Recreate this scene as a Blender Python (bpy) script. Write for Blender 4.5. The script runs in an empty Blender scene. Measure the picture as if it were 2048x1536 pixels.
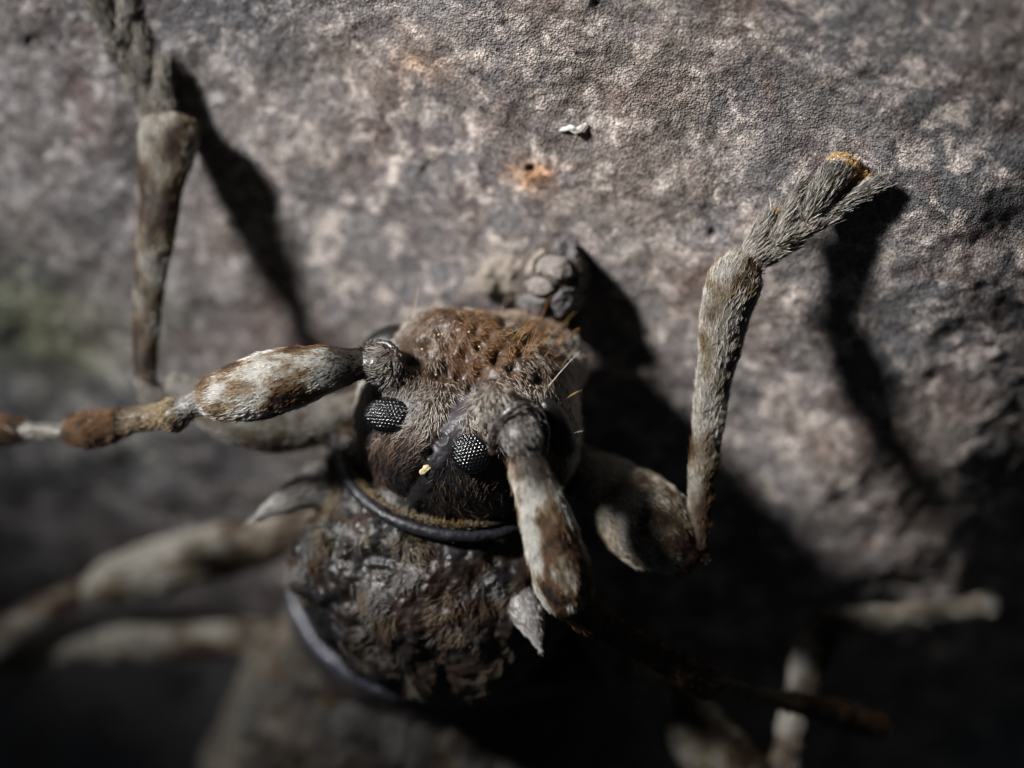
import bpy, math
import numpy as np
from mathutils import Matrix, Vector

# ------------------------------------------------------------------ frames
# Lengths below are millimetres; MM turns them into Blender metres (real size: the head is about 4.5 mm wide).
MM = 0.001
D = 110.0                       # camera to focus plane
T = math.radians(35.0)          # tilt of the bark against the picture plane
ca, sa = 0.41, 0.912
uY = np.array([ca*math.cos(T), sa*math.cos(T), math.sin(T)]); uY /= np.linalg.norm(uY)
uZ = np.array([-ca*math.sin(T), -sa*math.sin(T), math.cos(T)]); uZ -= uY*uZ.dot(uY); uZ /= np.linalg.norm(uZ)
uX = np.cross(uY, uZ)
BASIS = np.stack([uX, uY, uZ])  # rows: world axes seen from the camera


def px(x, y, z):
    """photo pixel + distance from the focus plane (mm, + towards the camera) -> camera aligned mm"""
    k = (D - z)/D
    return np.array([(x-1024.)/100.*k, -(y-768.)/100.*k, z])


PLANE = px(1400, 180, 0)


def on_bark(x, y, h=0.0):
    """where the ray through a pixel meets the plane h mm above the bark"""
    d = px(x, y, 0) - np.array([0, 0, D])
    o = np.array([0, 0, D])
    t = ((PLANE + uZ*h - o).dot(uZ))/d.dot(uZ)
    return o + d*t


ORIGIN = on_bark(870, 1000)


def to_world(P):
    return ((np.asarray(P, float) - ORIGIN) @ BASIS.T)*MM


# ------------------------------------------------------------------ camera, light, exposure
sc = bpy.context.scene
C = sc.collection
cam_data = bpy.data.cameras.new('camera')
cam = bpy.data.objects.new('camera', cam_data)
C.objects.link(cam)
m = Matrix.Identity(4)
for i in range(3):
    for j in range(3):
        m[i][j] = BASIS[i][j]
loc = to_world([0, 0, D])
for i in range(3):
    m[i][3] = loc[i]
cam.matrix_world = m
cam_data.sensor_width = 36
cam_data.lens = 36*D/20.48
cam_data.clip_start = 0.005
cam_data.clip_end = 5.0
cam_data.dof.use_dof = True
cam_data.dof.focus_distance = (D+0.2)*MM
cam_data.dof.aperture_fstop = cam_data.lens/6.2
cam_data.dof.aperture_blades = 7
sc.camera = cam

world = bpy.data.worlds.new('World')
sc.world = world
world.use_nodes = True
bg = world.node_tree.nodes['Background']
bg.inputs[0].default_value = (0.75, 0.88, 1.0, 1)
bg.inputs[1].default_value = 0.022


def lamp(name, aim, direction, dist, power, size, radius, color):
    ld = bpy.data.lights.new(name, 'SPOT')
    ld.energy = power
    ld.spot_size = math.radians(size)
    ld.spot_blend = 1.0
    ld.shadow_soft_size = radius*MM
    ld.color = color
    o = bpy.data.objects.new(name, ld)
    C.objects.link(o)
    d = np.array(direction, float)
    d /= np.linalg.norm(d)
    o.location = to_world(aim + d*dist)
    back = Vector((BASIS @ d).tolist())
    o.rotation_euler = back.to_track_quat('Z', 'Y').to_euler()
    return o


lamp('key_lamp', px(850, 200, -2.0), (-0.70, 0.43, 0.57), 125, 5.2, 10.8, 13, (1.0, 0.99, 0.975))

sc.view_settings.view_transform = 'Standard'
sc.view_settings.look = 'None'
sc.view_settings.exposure = 0.0
sc.view_settings.gamma = 1.0
sc.cycles.use_denoising = True
try:
    sc.cycles.denoiser = 'OPENIMAGEDENOISE'
    sc.cycles.denoising_input_passes = 'RGB_ALBEDO_NORMAL'
    sc.cycles.denoising_prefilter = 'ACCURATE'
except Exception:
    pass
sc.cycles.max_bounces = 5
sc.cycles.diffuse_bounces = 3
sc.cycles_curves.shape = 'RIBBONS' if hasattr(sc, 'cycles_curves') else 'RIBBONS'

# ------------------------------------------------------------------ noise
rng = np.random.default_rng(7)


def _hash(ix, iy, iz, s):
    h = (ix*374761393 + iy*668265263 + iz*2147483647 + s*1274126177) & 0xffffffff
    h = ((h ^ (h >> 13))*1274126177) & 0xffffffff
    h = (h ^ (h >> 16)) & 0xffffffff
    h = (h*2246822519) & 0xffffffff
    return ((h ^ (h >> 15)) & 0xffff)/32767.5 - 1.0


def noise(P, scale=1.0, seed=0):
    Q = np.asarray(P, float)*scale + 100.37
    I = np.floor(Q).astype(np.int64)
    f = Q - I
    f = f*f*f*(f*(f*6-15)+10)
    out = 0
    for dx in (0, 1):
        for dy in (0, 1):
            for dz in (0, 1):
                w = (f[..., 0] if dx else 1-f[..., 0])*(f[..., 1] if dy else 1-f[..., 1])*(f[..., 2] if dz else 1-f[..., 2])
                out = out + w*_hash(I[..., 0]+dx, I[..., 1]+dy, I[..., 2]+dz, seed)
    return out


def fbm(P, scale=1.0, seed=0, octaves=4, gain=0.5):
    a, t = 1.0, 0
    for k in range(octaves):
        t = t + a*noise(P, scale*2.03**k, seed+k*17)
        a *= gain
    return t


def sstep(a, b, x):
    t = np.clip((x-a)/(b-a), 0, 1)
    return t*t*(3-2*t)


def mixc(c0, c1, t):
    t = np.asarray(t)[..., None]
    return np.asarray(c0)*(1-t) + np.asarray(c1)*t


def unit(v):
    return v/np.maximum(np.linalg.norm(v, axis=-1, keepdims=True), 1e-9)


def pix(P):
    """camera mm -> photo pixels (used to place pigment and features on the body)"""
    k = D/(D - P[..., 2])
    return P[..., 0]*100*k + 1024, 768 - P[..., 1]*100*k


# ------------------------------------------------------------------ materials
class NT:
    def __init__(self, name):
        self.m = bpy.data.materials.new(name)
        self.m.use_nodes = True
        self.t = self.m.node_tree
        self.b = self.t.nodes['Principled BSDF']

    def n(self, kind, **kw):
        o = self.t.nodes.new(kind)
        for k, v in kw.items():
            if k.startswith('i_'):
                key = k[2:]
                o.inputs[int(key) if key.isdigit() else key.replace('_', ' ')].default_value = v
            else:
                setattr(o, k, v)
        return o

    def l(self, a, b):
        self.t.links.new(a, b)

    def coords(self, scale):
        tc = self.n('ShaderNodeTexCoord')
        mp = self.n('ShaderNodeMapping')
        mp.inputs['Scale'].default_value = (scale,)*3
        self.l(tc.outputs['Object'], mp.inputs[0])
        return mp.outputs[0]

    def ramp(self, src, stops):
        r = self.n('ShaderNodeValToRGB')
        e = r.color_ramp.elements
        while len(e) < len(stops):
            e.new(0.5)
        for k, (p, c) in enumerate(stops):
            e[k].position = p
            e[k].color = (*c, 1) if len(c) == 3 else c
        self.l(src, r.inputs[0])
        return r.outputs[0]

    def mix(self, fac, a, b, mode='MIX'):
        x = self.n('ShaderNodeMix', data_type='RGBA', blend_type=mode)
        for src, idx in ((fac, 0), (a, 6), (b, 7)):
            if isinstance(src, (float, int)):
                x.inputs[idx].default_value = src
            elif isinstance(src, tuple):
                x.inputs[idx].default_value = (*src, 1)
            else:
                self.l(src, x.inputs[idx])
        return x.outputs[2]

    def bump(self, h, dist, strength=1.0, normal=None):
        b = self.n('ShaderNodeBump')
        b.inputs['Strength'].default_value = strength
        b.inputs['Distance'].default_value = dist*MM
        self.l(h, b.inputs['Height'])
        if normal is not None:
            self.l(normal, b.inputs['Normal'])
        return b.outputs[0]


def cuticle(name, rough=0.34, grain=22.0, depth=0.012, spec=0.5, coat=0.0):
    k = NT(name)
    at = k.n('ShaderNodeAttribute', attribute_name='col')
    co = k.coords(1/MM)
    nz = k.n('ShaderNodeTexNoise', i_Scale=grain, i_Detail=3.0)
    vo = k.n('ShaderNodeTexVoronoi', i_Scale=grain*0.8)
    n2 = k.n('ShaderNodeTexNoise', i_Scale=4.0, i_Detail=4.0)
    for x in (nz, vo, n2):
        k.l(co, x.inputs['Vector'])
    k.l(k.mix(0.55, at.outputs['Color'], k.ramp(n2.outputs[0], [(0.3, (0.35,)*3), (0.7, (1.25,)*3)]), 'MULTIPLY'), k.b.inputs['Base Color'])
    k.l(k.ramp(n2.outputs[0], [(0.25, (rough*0.8,)*3), (0.75, (min(1, rough*1.5),)*3)]), k.b.inputs['Roughness'])
    b1 = k.bump(nz.outputs[0], depth, 0.8)
    k.l(k.bump(vo.outputs['Distance'], depth, 0.5, b1), k.b.inputs['Normal'])
    k.b.inputs['Specular IOR Level'].default_value = spec
    k.b.inputs['Coat Weight'].default_value = coat
    return k.m


def plain(name, color, rough=0.5, spec=0.5, grain=30.0, depth=0.01, sub=0.0):
    k = NT(name)
    co = k.coords(1/MM)
    nz = k.n('ShaderNodeTexNoise', i_Scale=grain, i_Detail=3.0)
    k.l(co, nz.inputs['Vector'])
    k.l(k.mix(nz.outputs[0], tuple(c*0.6 for c in color), tuple(min(1, c*1.35) for c in color)), k.b.inputs['Base Color'])
    k.b.inputs['Roughness'].default_value = rough
    k.b.inputs['Specular IOR Level'].default_value = spec
    if depth:
        k.l(k.bump(nz.outputs[0], depth), k.b.inputs['Normal'])
    return k.m


def hair_material():
    k = NT('setae')
    at = k.n('ShaderNodeAttribute', attribute_name='col')
    k.l(at.outputs['Color'], k.b.inputs['Base Color'])
    k.b.inputs['Roughness'].default_value = 0.5
    k.b.inputs['Specular IOR Level'].default_value = 0.3
    tr = k.n('ShaderNodeBsdfTranslucent')
    k.l(at.outputs['Color'], tr.inputs[0])
    mx = k.n('ShaderNodeMixShader', i_0=0.2)
    k.l(k.b.outputs[0], mx.inputs[1])
    k.l(tr.outputs[0], mx.inputs[2])
    k.l(mx.outputs[0], k.t.nodes['Material Output'].inputs[0])
    return k.m


M_CUT = cuticle('dark_cuticle', 0.36, 20, 0.012)
M_HEAD = cuticle('head_cuticle', 0.42, 16, 0.012, 0.4)
M_ROUGH = cuticle('rough_cuticle', 0.5, 14, 0.02, 0.3)
M_GLOSS = cuticle('glossy_cuticle', 0.30, 16, 0.010, 0.45)
M_LIMB = cuticle('limb_cuticle', 0.55, 18, 0.010, 0.3)
M_HAIR = hair_material()
M_EYE = plain('eye_lens', (0.002, 0.002, 0.003), 0.17, 0.65, depth=0)
M_EYE2 = plain('eye_dull', (0.006, 0.005, 0.005), 0.38, 0.4, depth=0)


# ------------------------------------------------------------------ mesh helpers
def smooth_normals(V, F):
    N = np.zeros_like(V)
    n = np.cross(V[F[:, 2]] - V[F[:, 0]], V[F[:, 3]] - V[F[:, 1]])
    for k in range(4):
        np.add.at(N, F[:, k], n)
    return unit(N)


class Surf:
    """a surface in camera aligned mm: verts, quads, a combing direction and a pigment per vertex"""
    def __init__(self, V, F, comb=None):
        self.V, self.F = V, F
        self.N = smooth_normals(V, F)
        self.comb = comb if comb is not None else np.tile(np.array([0, -1., 0]), (len(V), 1))
        self.col = np.tile(np.array([0.03, 0.02, 0.015]), (len(V), 1))

    def push(self, d):
        self.V = self.V + self.N*np.asarray(d)[:, None]
        self.N = smooth_normals(self.V, self.F)
        return self


def link(name, parent, mesh, base=None):
    o = bpy.data.objects.new(name, mesh)
    C.objects.link(o)
    if parent is not None:
        o.parent = parent
        off = np.zeros(3)
        q = parent
        while q is not None:
            off += np.array(q.location)
            q = q.parent
        o.location = (0, 0, 0)
    return o


def root_offset(parent):
    off = np.zeros(3)
    q = parent
    while q is not None:
        off += np.array(q.location)
        q = q.parent
    return off


def build(name, s, mat, parent=None, base=None):
    """Surf -> mesh object; parts keep their thing's origin, a thing of one mesh has its origin at base"""
    W = to_world(s.V)
    off = root_offset(parent) if parent is not None else to_world(base)
    me = bpy.data.meshes.new(name)
    nv, nf = len(W), len(s.F)
    tri = s.F.shape[1] == 3
    k = s.F.shape[1]
    me.vertices.add(nv)
    me.vertices.foreach_set('co', (W - off).astype(np.float32).ravel())
    me.loops.add(nf*k)
    me.loops.foreach_set('vertex_index', s.F.astype(np.int32).ravel())
    me.polygons.add(nf)
    me.polygons.foreach_set('loop_start', np.arange(0, nf*k, k, dtype=np.int32))
    me.polygons.foreach_set('use_smooth', np.ones(nf, bool))
    me.update(calc_edges=True)
    me.validate()
    ca_ = me.color_attributes.new('col', 'FLOAT_COLOR', 'POINT')
    if len(me.vertices) == nv:
        ca_.data.foreach_set('color', np.concatenate([s.col, np.ones((nv, 1))], 1).astype(np.float32).ravel())
    me.materials.append(mat)
    o = bpy.data.objects.new(name, me)
    C.objects.link(o)
    if parent is not None:
        o.parent = parent
    else:
        o.location = off
    return o


def grid_faces(n, m, wrap=True):
    i = np.arange(n-1)[:, None]
    j = np.arange(m if wrap else m-1)[None, :]
    jn = (j+1) % m
    return np.stack([i*m+j+0*i, i*m+jn, (i+1)*m+jn, (i+1)*m+j+0*i], -1).reshape(-1, 4)


def spline(pts, step):
    P = np.array(pts, float)
    P = np.vstack([2*P[0]-P[1], P, 2*P[-1]-P[-2]])
    out = []
    for k in range(1, len(P)-2):
        L = np.linalg.norm(P[k+1, :3]-P[k, :3])
        n = max(3, int(L/step))
        t = np.arange(n)[:, None]/n
        a, b, c, d = P[k-1], P[k], P[k+1], P[k+2]
        out.append(0.5*((2*b) + (c-a)*t + (2*a-5*b+4*c-d)*t*t + (3*b-a-3*c+d)*t**3))
    out.append(P[-2:-1])
    return np.vstack(out)


def limb(pts, step=0.05, around=36, cap0=0.6, cap1=0.6, flat=1.0, axis=(0, 0, 1.), rough=0.0, rs=3.0, seed=0):
    """tapered tube through (x px, y px, z mm, radius px) with rounded ends; flat squeezes it along axis"""
    Q = []
    for x, y, z, r in pts:
        p = px(x, y, z)
        Q.append([*p, r/100.*(D-z)/D])
    S = spline(Q, step)
    P, R = S[:, :3], np.maximum(S[:, 3], 0.004)
    tan = unit(np.gradient(P, axis=0))
    # rounded ends
    nc = 7
    th = np.linspace(0, math.pi/2, nc)[:-1]
    P0 = P[0] - tan[0]*(R[0]*cap0*np.cos(th))[:, None]
    R0 = R[0]*np.maximum(np.sin(th), 0.02)
    P1 = P[-1] + tan[-1]*(R[-1]*cap1*np.cos(th[::-1]))[:, None]
    R1 = R[-1]*np.maximum(np.sin(th[::-1]), 0.02)
    tan = np.vstack([np.tile(tan[0], (len(th), 1)), tan, np.tile(tan[-1], (len(th), 1))])
    P = np.vstack([P0, P, P1])
    R = np.concatenate([R0, R, R1])
    ax = np.asarray(axis, float)
    b = unit(np.cross(tan, ax))
    a = unit(np.cross(b, tan))
    ang = np.linspace(0, 2*math.pi, around, endpoint=False)
    V = P[:, None] + R[:, None, None]*(np.cos(ang)[None, :, None]*b[:, None] + flat*np.sin(ang)[None, :, None]*a[:, None])
    n = len(P)
    F = grid_faces(n, around)[:, ::-1]
    comb = np.repeat(tan, around, 0)
    s = Surf(V.reshape(-1, 3), F, comb)
    s.s = np.repeat(np.linspace(0, 1, n), around)
    # make sure normals point outwards
    if ((s.V - np.repeat(P, around, 0))*s.N).sum() < 0:
        s.F = s.F[:, ::-1]
        s.N = -s.N
    if rough:
        s.push(rough*fbm(s.V, rs, seed))
    return s


def star(center, f, nu=200, nv=130, rmax=8.0, pole=(0, 0, 1.)):
    """closed surface of an implicit shape that is star shaped seen from center"""
    pole = unit(np.array(pole, float))
    e1 = unit(np.cross(pole, [0.3, 0.9, 0.1]))
    e2 = np.cross(pole, e1)
    th = np.linspace(0.004, math.pi-0.004, nv)
    ph = np.linspace(0, 2*math.pi, nu, endpoint=False)
    d = (np.cos(th)[:, None, None]*pole + np.sin(th)[:, None, None]*(np.cos(ph)[None, :, None]*e1 + np.sin(ph)[None, :, None]*e2)).reshape(-1, 3)
    lo = np.zeros(len(d))
    hi = np.full(len(d), rmax)
    # first crossing: march, then bisect
    steps = np.linspace(0, rmax, 50)
    found = np.zeros(len(d), bool)
    for k in range(1, len(steps)):
        v = f(center + d*steps[k])
        hit = (~found) & (v > 0)
        hi[hit] = steps[k]
        lo[hit] = steps[k-1]
        found |= hit
        if found.all():
            break
    for _ in range(16):
        mid = 0.5*(lo+hi)
        inside = f(center + d*mid[:, None]) < 0
        lo = np.where(inside, mid, lo)
        hi = np.where(inside, hi, mid)
    V = center + d*(0.5*(lo+hi))[:, None]
    s = Surf(V, grid_faces(nv, nu))
    if ((s.V - center)*s.N).sum() < 0:
        s.F = s.F[:, ::-1]
        s.N = -s.N
    return s


def smin(a, b, k):
    h = np.clip(0.5+0.5*(b-a)/k, 0, 1)
    return b*(1-h)+a*h-k*h*(1-h)


def f_ell(P, c, R, r):
    q = ((P-c) @ R.T)/r
    l = np.linalg.norm(q, axis=-1)
    g = np.linalg.norm(q/r, axis=-1)
    return l*(l-1)/np.maximum(g, 1e-6)


def f_cone(P, a, b, ra, rb):
    ab = b-a
    t = np.clip(((P-a) @ ab)/ab.dot(ab), 0, 1)
    return np.linalg.norm(P-a-t[..., None]*ab, axis=-1) - (ra+(rb-ra)*t)


def frame(x, y):
    """rows: orthonormal axes from a lateral and an approximate second axis"""
    x = unit(np.array(x, float))
    y = np.array(y, float)
    y = unit(y - x*y.dot(x))
    return np.stack([x, y, np.cross(x, y)])


# ------------------------------------------------------------------ hair
class Coat:
    def __init__(self):
        self.P, self.R, self.K = [], [], []

    def add(self, P, R, K):
        self.P.append(P)
        self.R.append(R)
        self.K.append(K)

    def comb(self, s, per_mm2, length, width, lift, color, keep=None, spread=0.35, bend=0.35, swirl=0.0, facing=-0.35, seed=1, wild=0.0):
        """setae rooted all over a surface: color(P) -> rgb, keep(P) -> 0..1 chance"""
        r = np.random.default_rng(seed)
        F = s.F
        A, B, Cc, Dd = (s.V[F[:, k]] for k in range(4))
        area = 0.5*np.linalg.norm(np.cross(Cc-A, Dd-B), axis=1)
        fn = s.N[F[:, 0]]
        area = area*(fn[:, 2] > facing)
        tot = area.sum()
        n = int(tot*per_mm2)
        if n < 1:
            return
        idx = r.choice(len(F), n, p=area/tot)
        a, b = r.random(n)[:, None], r.random(n)[:, None]
        P = (A[idx]*(1-a)+B[idx]*a)*(1-b) + (Dd[idx]*(1-a)+Cc[idx]*a)*b
        if keep is not None:
            k = r.random(n) < keep(P)
            P, idx = P[k], idx[k]
            n = len(P)
        N = s.N[F[idx, 0]]
        t = s.comb[F[idx, 0]]
        if swirl:
            ang = swirl*noise(P, 1.3, 91) + swirl*0.6*noise(P, 3.1, 92)
        else:
            ang = np.zeros(n)
        ang = ang + spread*r.normal(size=n)
        t = unit(t - N*(t*N).sum(1, keepdims=True))
        bt = np.cross(N, t)
        t = t*np.cos(ang)[:, None] + bt*np.sin(ang)[:, None]
        lf = np.clip(lift*(1+0.5*r.normal(size=n)), 0.02, 2)[:, None]
        if wild:
            lf = lf + (r.random((n, 1)) < wild)*0.8
        d = unit(t + N*lf)
        L = ((length(P) if callable(length) else length)*(0.55+0.75*r.random(n)))[:, None]
        k = np.linspace(0, 1, 4)[None, :, None]
        pts = P[:, None] - N[:, None]*0.012 + d[:, None]*L[:, None]*k - N[:, None]*(L*bend*lf)[:, None]*k*k + 0.12*L[:, None]*k*k*r.normal(size=(n, 1, 3))*0.5
        rad = width*(0.7+0.6*r.random(n))[:, None]*np.array([1, 0.95, 0.7, 0.15])[None]*0.5
        col = np.clip(color(P)*(0.7+0.6*r.random((n, 1))), 0, 1)
        self.add(pts, rad, col)

    def strand(self, a, b, width, color, sag=0.0):
        k = np.linspace(0, 1, 4)[:, None]
        p = a*(1-k)+b*k + np.array([0.3, 1., 0])*sag*(k*(1-k))
        self.add(p[None], (width*0.5*np.array([1, .9, .6, .15]))[None], np.array([color]))

    def build(self, name, parent):
        P = np.concatenate(self.P)
        R = np.concatenate(self.R)
        K = np.concatenate(self.K)
        n = len(P)
        hc = bpy.data.hair_curves.new(name)
        hc.add_curves([4]*n)
        W = to_world(P.reshape(-1, 3)) - root_offset(parent)
        hc.attributes['position'].data.foreach_set('vector', W.astype(np.float32).ravel())
        ra = hc.attributes.get('radius') or hc.attributes.new('radius', 'FLOAT', 'POINT')
        ra.data.foreach_set('value', (R.ravel()*MM).astype(np.float32))
        cc = hc.attributes.new('col', 'FLOAT_COLOR', 'CURVE')
        cc.data.foreach_set('color', np.concatenate([K, np.ones((n, 1))], 1).astype(np.float32).ravel())
        hc.materials.append(M_HAIR)
        o = bpy.data.objects.new(name, hc)
        C.objects.link(o)
        o.parent = parent
        o['kind'] = 'stuff'
        return o


def empty(name, at=None, parent=None):
    o = bpy.data.objects.new(name, None)
    C.objects.link(o)
    o.empty_display_size = 0.001
    if parent is not None:
        o.parent = parent
    else:
        o.location = to_world(at)
    return o


def tag(o, label=None, cat=None, group=None, kind=None):
    for k, v in (('label', label), ('category', cat), ('group', group), ('kind', kind)):
        if v:
            o[k] = v
    return o


# ------------------------------------------------------------------ bark
def bark_material():
    k = NT('weathered_bark')
    co = k.coords(1/MM)

    def noi(scale, detail=4.0, rough=0.55, dist=0.0):
        x = k.n('ShaderNodeTexNoise', i_Scale=scale, i_Detail=detail, i_Roughness=rough, i_Distortion=dist)
        k.l(co, x.inputs['Vector'])
        return x.outputs[0]
    big, mid, pat, small, red = noi(0.13, 5, 0.6, 0.3), noi(0.7, 6, 0.66), noi(1.5, 6, 0.66, 0.5), noi(5.0, 5, 0.62), noi(0.42, 5, 0.66, 0.6)
    base = k.ramp(big, [(0.34, (0.11, 0.112, 0.12)), (0.47, (0.165, 0.156, 0.156)), (0.55, (0.225, 0.193, 0.174)), (0.68, (0.17, 0.142, 0.13))])
    base = k.mix(k.ramp(red, [(0.50, (0, 0, 0)), (0.66, (0.7,)*3)]), base, (0.125, 0.078, 0.066))
    pale = k.ramp(pat, [(0.49, (0, 0, 0)), (0.62, (1.0,)*3)])
    base = k.mix(pale, base, (0.45, 0.405, 0.375))
    base = k.mix(k.ramp(mid, [(0.28, (0.8,)*3), (0.47, (0, 0, 0))]), base, (0.085, 0.076, 0.076))
    base = k.mix(0.8, base, k.ramp(small, [(0.30, (0.3, 0.27, 0.26)), (0.46, (0.95,)*3), (0.75, (1.6, 1.52, 1.45))]), 'MULTIPLY')
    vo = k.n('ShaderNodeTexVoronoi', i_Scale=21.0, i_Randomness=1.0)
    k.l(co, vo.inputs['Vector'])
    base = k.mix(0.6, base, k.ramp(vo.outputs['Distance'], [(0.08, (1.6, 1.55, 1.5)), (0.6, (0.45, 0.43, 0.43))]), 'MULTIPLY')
    fine = noi(13.0, 3, 0.6)
    base = k.mix(0.7, base, k.ramp(fine, [(0.33, (0.45,)*3), (0.5, (1.0,)*3), (0.68, (1.5,)*3)]), 'MULTIPLY')
    at = k.n('ShaderNodeAttribute', attribute_name='col')
    base = k.mix(1.0, base, at.outputs['Color'], 'MULTIPLY')
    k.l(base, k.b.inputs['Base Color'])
    k.b.inputs['Roughness'].default_value = 0.78
    k.b.inputs['Specular IOR Level'].default_value = 0.3
    inv = k.n('ShaderNodeMath', operation='MULTIPLY_ADD', i_1=-1.0, i_2=1.0)
    k.l(vo.outputs['Distance'], inv.inputs[0])
    b = k.bump(noi(5.0, 5, 0.6), 0.10, 0.7)
    b = k.bump(inv.outputs[0], 0.03, 0.8, b)
    b = k.bump(noi(34.0, 3), 0.012, 0.7, b)
    k.l(b, k.b.inputs['Normal'])
    return k.m


def bark_height(x, y):
    P = np.stack([x, y, np.zeros_like(x)], -1)
    h = 0.26*fbm(P, 0.22, 3, 3) + 0.085*fbm(P, 0.8, 5, 4) + 0.017*fbm(P, 3.5, 9, 3)
    c = np.clip(2.0-y, 0, None)
    h = h - 0.028*np.where(c < 9, c*c, 18*c-81) - 0.045*np.clip(x-5.3, 0, None)**2       # the trunk rounds away behind and beside the beetle
    return h


def make_bark():
    corners = np.array([(on_bark(a, b)-ORIGIN) @ BASIS.T for a, b in ((-300, -300), (2350, -300), (-300, 1850), (2350, 1850))])
    x0, y0 = corners[:, 0].min()-4, corners[:, 1].min()-10
    x1, y1 = corners[:, 0].max()+3, corners[:, 1].max()+3
    n = 780
    X, Y = np.meshgrid(np.linspace(x0, x1, n), np.linspace(y0, y1, n))
    H = bark_height(X, Y)
    r = np.random.default_rng(5)
    col = np.ones((n, n, 3))
    dx = (x1-x0)/n
    dy = (y1-y0)/n
    for k in range(420):     # pin holes and little pits
        cx, cy = r.uniform(x0, x1), r.uniform(y0, y1)
        rad = 0.035 + 0.06*r.random()**3
        i0, i1 = int((cy-y0-3*rad)/dy), int((cy-y0+3*rad)/dy)+2
        j0, j1 = int((cx-x0-3*rad)/dx), int((cx-x0+3*rad)/dx)+2
        i0, j0 = max(i0, 0), max(j0, 0)
        d2 = ((X[i0:i1, j0:j1]-cx)*(1+0.5*r.random()))**2 + ((Y[i0:i1, j0:j1]-cy))**2
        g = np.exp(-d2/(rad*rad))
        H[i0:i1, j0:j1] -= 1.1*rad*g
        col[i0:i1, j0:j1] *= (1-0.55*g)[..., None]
    # rust coloured stain with a pin hole, greenish algae
    for (sx, sy), rad, c in (((1065, 345), 0.34, (1.5, 0.9, 0.5)), ((840, 120), 0.5, (1.25, 1.0, 0.8)), ((60, 640), 1.6, (0.8, 0.9, 0.62))):
        p = (on_bark(sx, sy)-ORIGIN) @ BASIS.T
        P3 = np.stack([X, Y, 0*X], -1)
        d = np.hypot(X-p[0], Y-p[1])*(1+0.5*fbm(P3, 2.0/rad*0.4, 77, 3))
        w = np.exp(-(d/rad)**2)
        col = mixc(col, col*np.array(c), w)
    tint = sstep(-1.0, -6.5, X + 0.35*Y + 1.6*fbm(np.stack([X, Y, 0*X], -1), 0.35, 78, 4))
    col = mixc(col, col*np.array([0.72, 0.77, 0.84]), tint)      # greyer bark on one side
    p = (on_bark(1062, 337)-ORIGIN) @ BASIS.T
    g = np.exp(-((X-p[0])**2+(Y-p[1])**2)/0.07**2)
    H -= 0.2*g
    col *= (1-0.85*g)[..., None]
    W = np.stack([X, Y, H], -1).reshape(-1, 3)
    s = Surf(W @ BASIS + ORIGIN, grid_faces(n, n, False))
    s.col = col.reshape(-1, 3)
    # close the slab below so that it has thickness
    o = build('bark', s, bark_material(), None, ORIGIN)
    tag(o, 'grey and tan weathered bark with pin holes under the beetle', 'bark', kind='structure')
    return o


make_bark()


def bark_pt(x, y, lift=0.0):
    """point on the real bark relief under a pixel"""
    h = 0.0
    for _ in range(6):
        p = on_bark(x, y, h)
        w = (p-ORIGIN) @ BASIS.T
        h = float(bark_height(np.array([w[0]]), np.array([w[1]]))[0])
    return on_bark(x, y, h+lift)


def bz(x, y, lift=0.0):
    return float(bark_pt(x, y, lift)[2])


# ------------------------------------------------------------------ the beetle
beetle = empty('longhorn_beetle', ORIGIN)
tag(beetle, 'mottled brown and grey longhorn beetle with hairy legs clinging to bark', 'beetle')

PALE = np.array([0.50, 0.46, 0.40])
WHITE = np.array([0.74, 0.71, 0.65])
GREY = np.array([0.36, 0.34, 0.32])
BROWN = np.array([0.16, 0.085, 0.040])
RUST = np.array([0.22, 0.105, 0.04])
BUFF = np.array([0.38, 0.29, 0.18])
DARK = np.array([0.022, 0.015, 0.011])
GOLD = np.array([0.55, 0.36, 0.10])

# ---- head
HC = px(936, 848, -2.05)
LAT = unit(np.array([0.885, -0.46, 0.10]))
RH = frame(LAT, (0.45, 0.88, -0.1))
LPOLY = lambda q: np.array(q, float)


def dist_poly(x, y, pts):
    d = np.full(x.shape, 1e9)
    for (ax, ay), (bx, by) in zip(pts[:-1], pts[1:]):
        vx, vy = bx-ax, by-ay
        t = np.clip(((x-ax)*vx+(y-ay)*vy)/(vx*vx+vy*vy), 0, 1)
        d = np.minimum(d, np.hypot(x-ax-t*vx, y-ay-t*vy))
    return d


def head_f(P):
    f = f_ell(P, HC, RH, np.array([2.32, 2.12, 2.1]))
    f = smin(f, f_ell(P, px(975, 735, -1.75), RH, np.array([1.7, 0.95, 1.35])), 0.5)       # frons
    f = smin(f, f_cone(P, px(800, 765, -1.0), px(768, 728, -0.55), 0.5, 0.40), 0.35)       # antennal tubercles
    f = smin(f, f_cone(P, px(985, 860, -0.6), px(985, 800, 0.45), 0.62, 0.42), 0.35)
    f = smin(f, f_cone(P, px(1030, 850, -0.4), px(1035, 862, 0.55), 0.55, 0.42), 0.25)
    f = smin(f, f_ell(P, px(1070, 705, -2.7), RH, np.array([1.1, 0.75, 0.9])), 0.5)         # clypeus
    return f


def gauss(x, y, cx, cy, s):
    return np.exp(-((x-cx)**2+(y-cy)**2)/(2*s*s))


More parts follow.
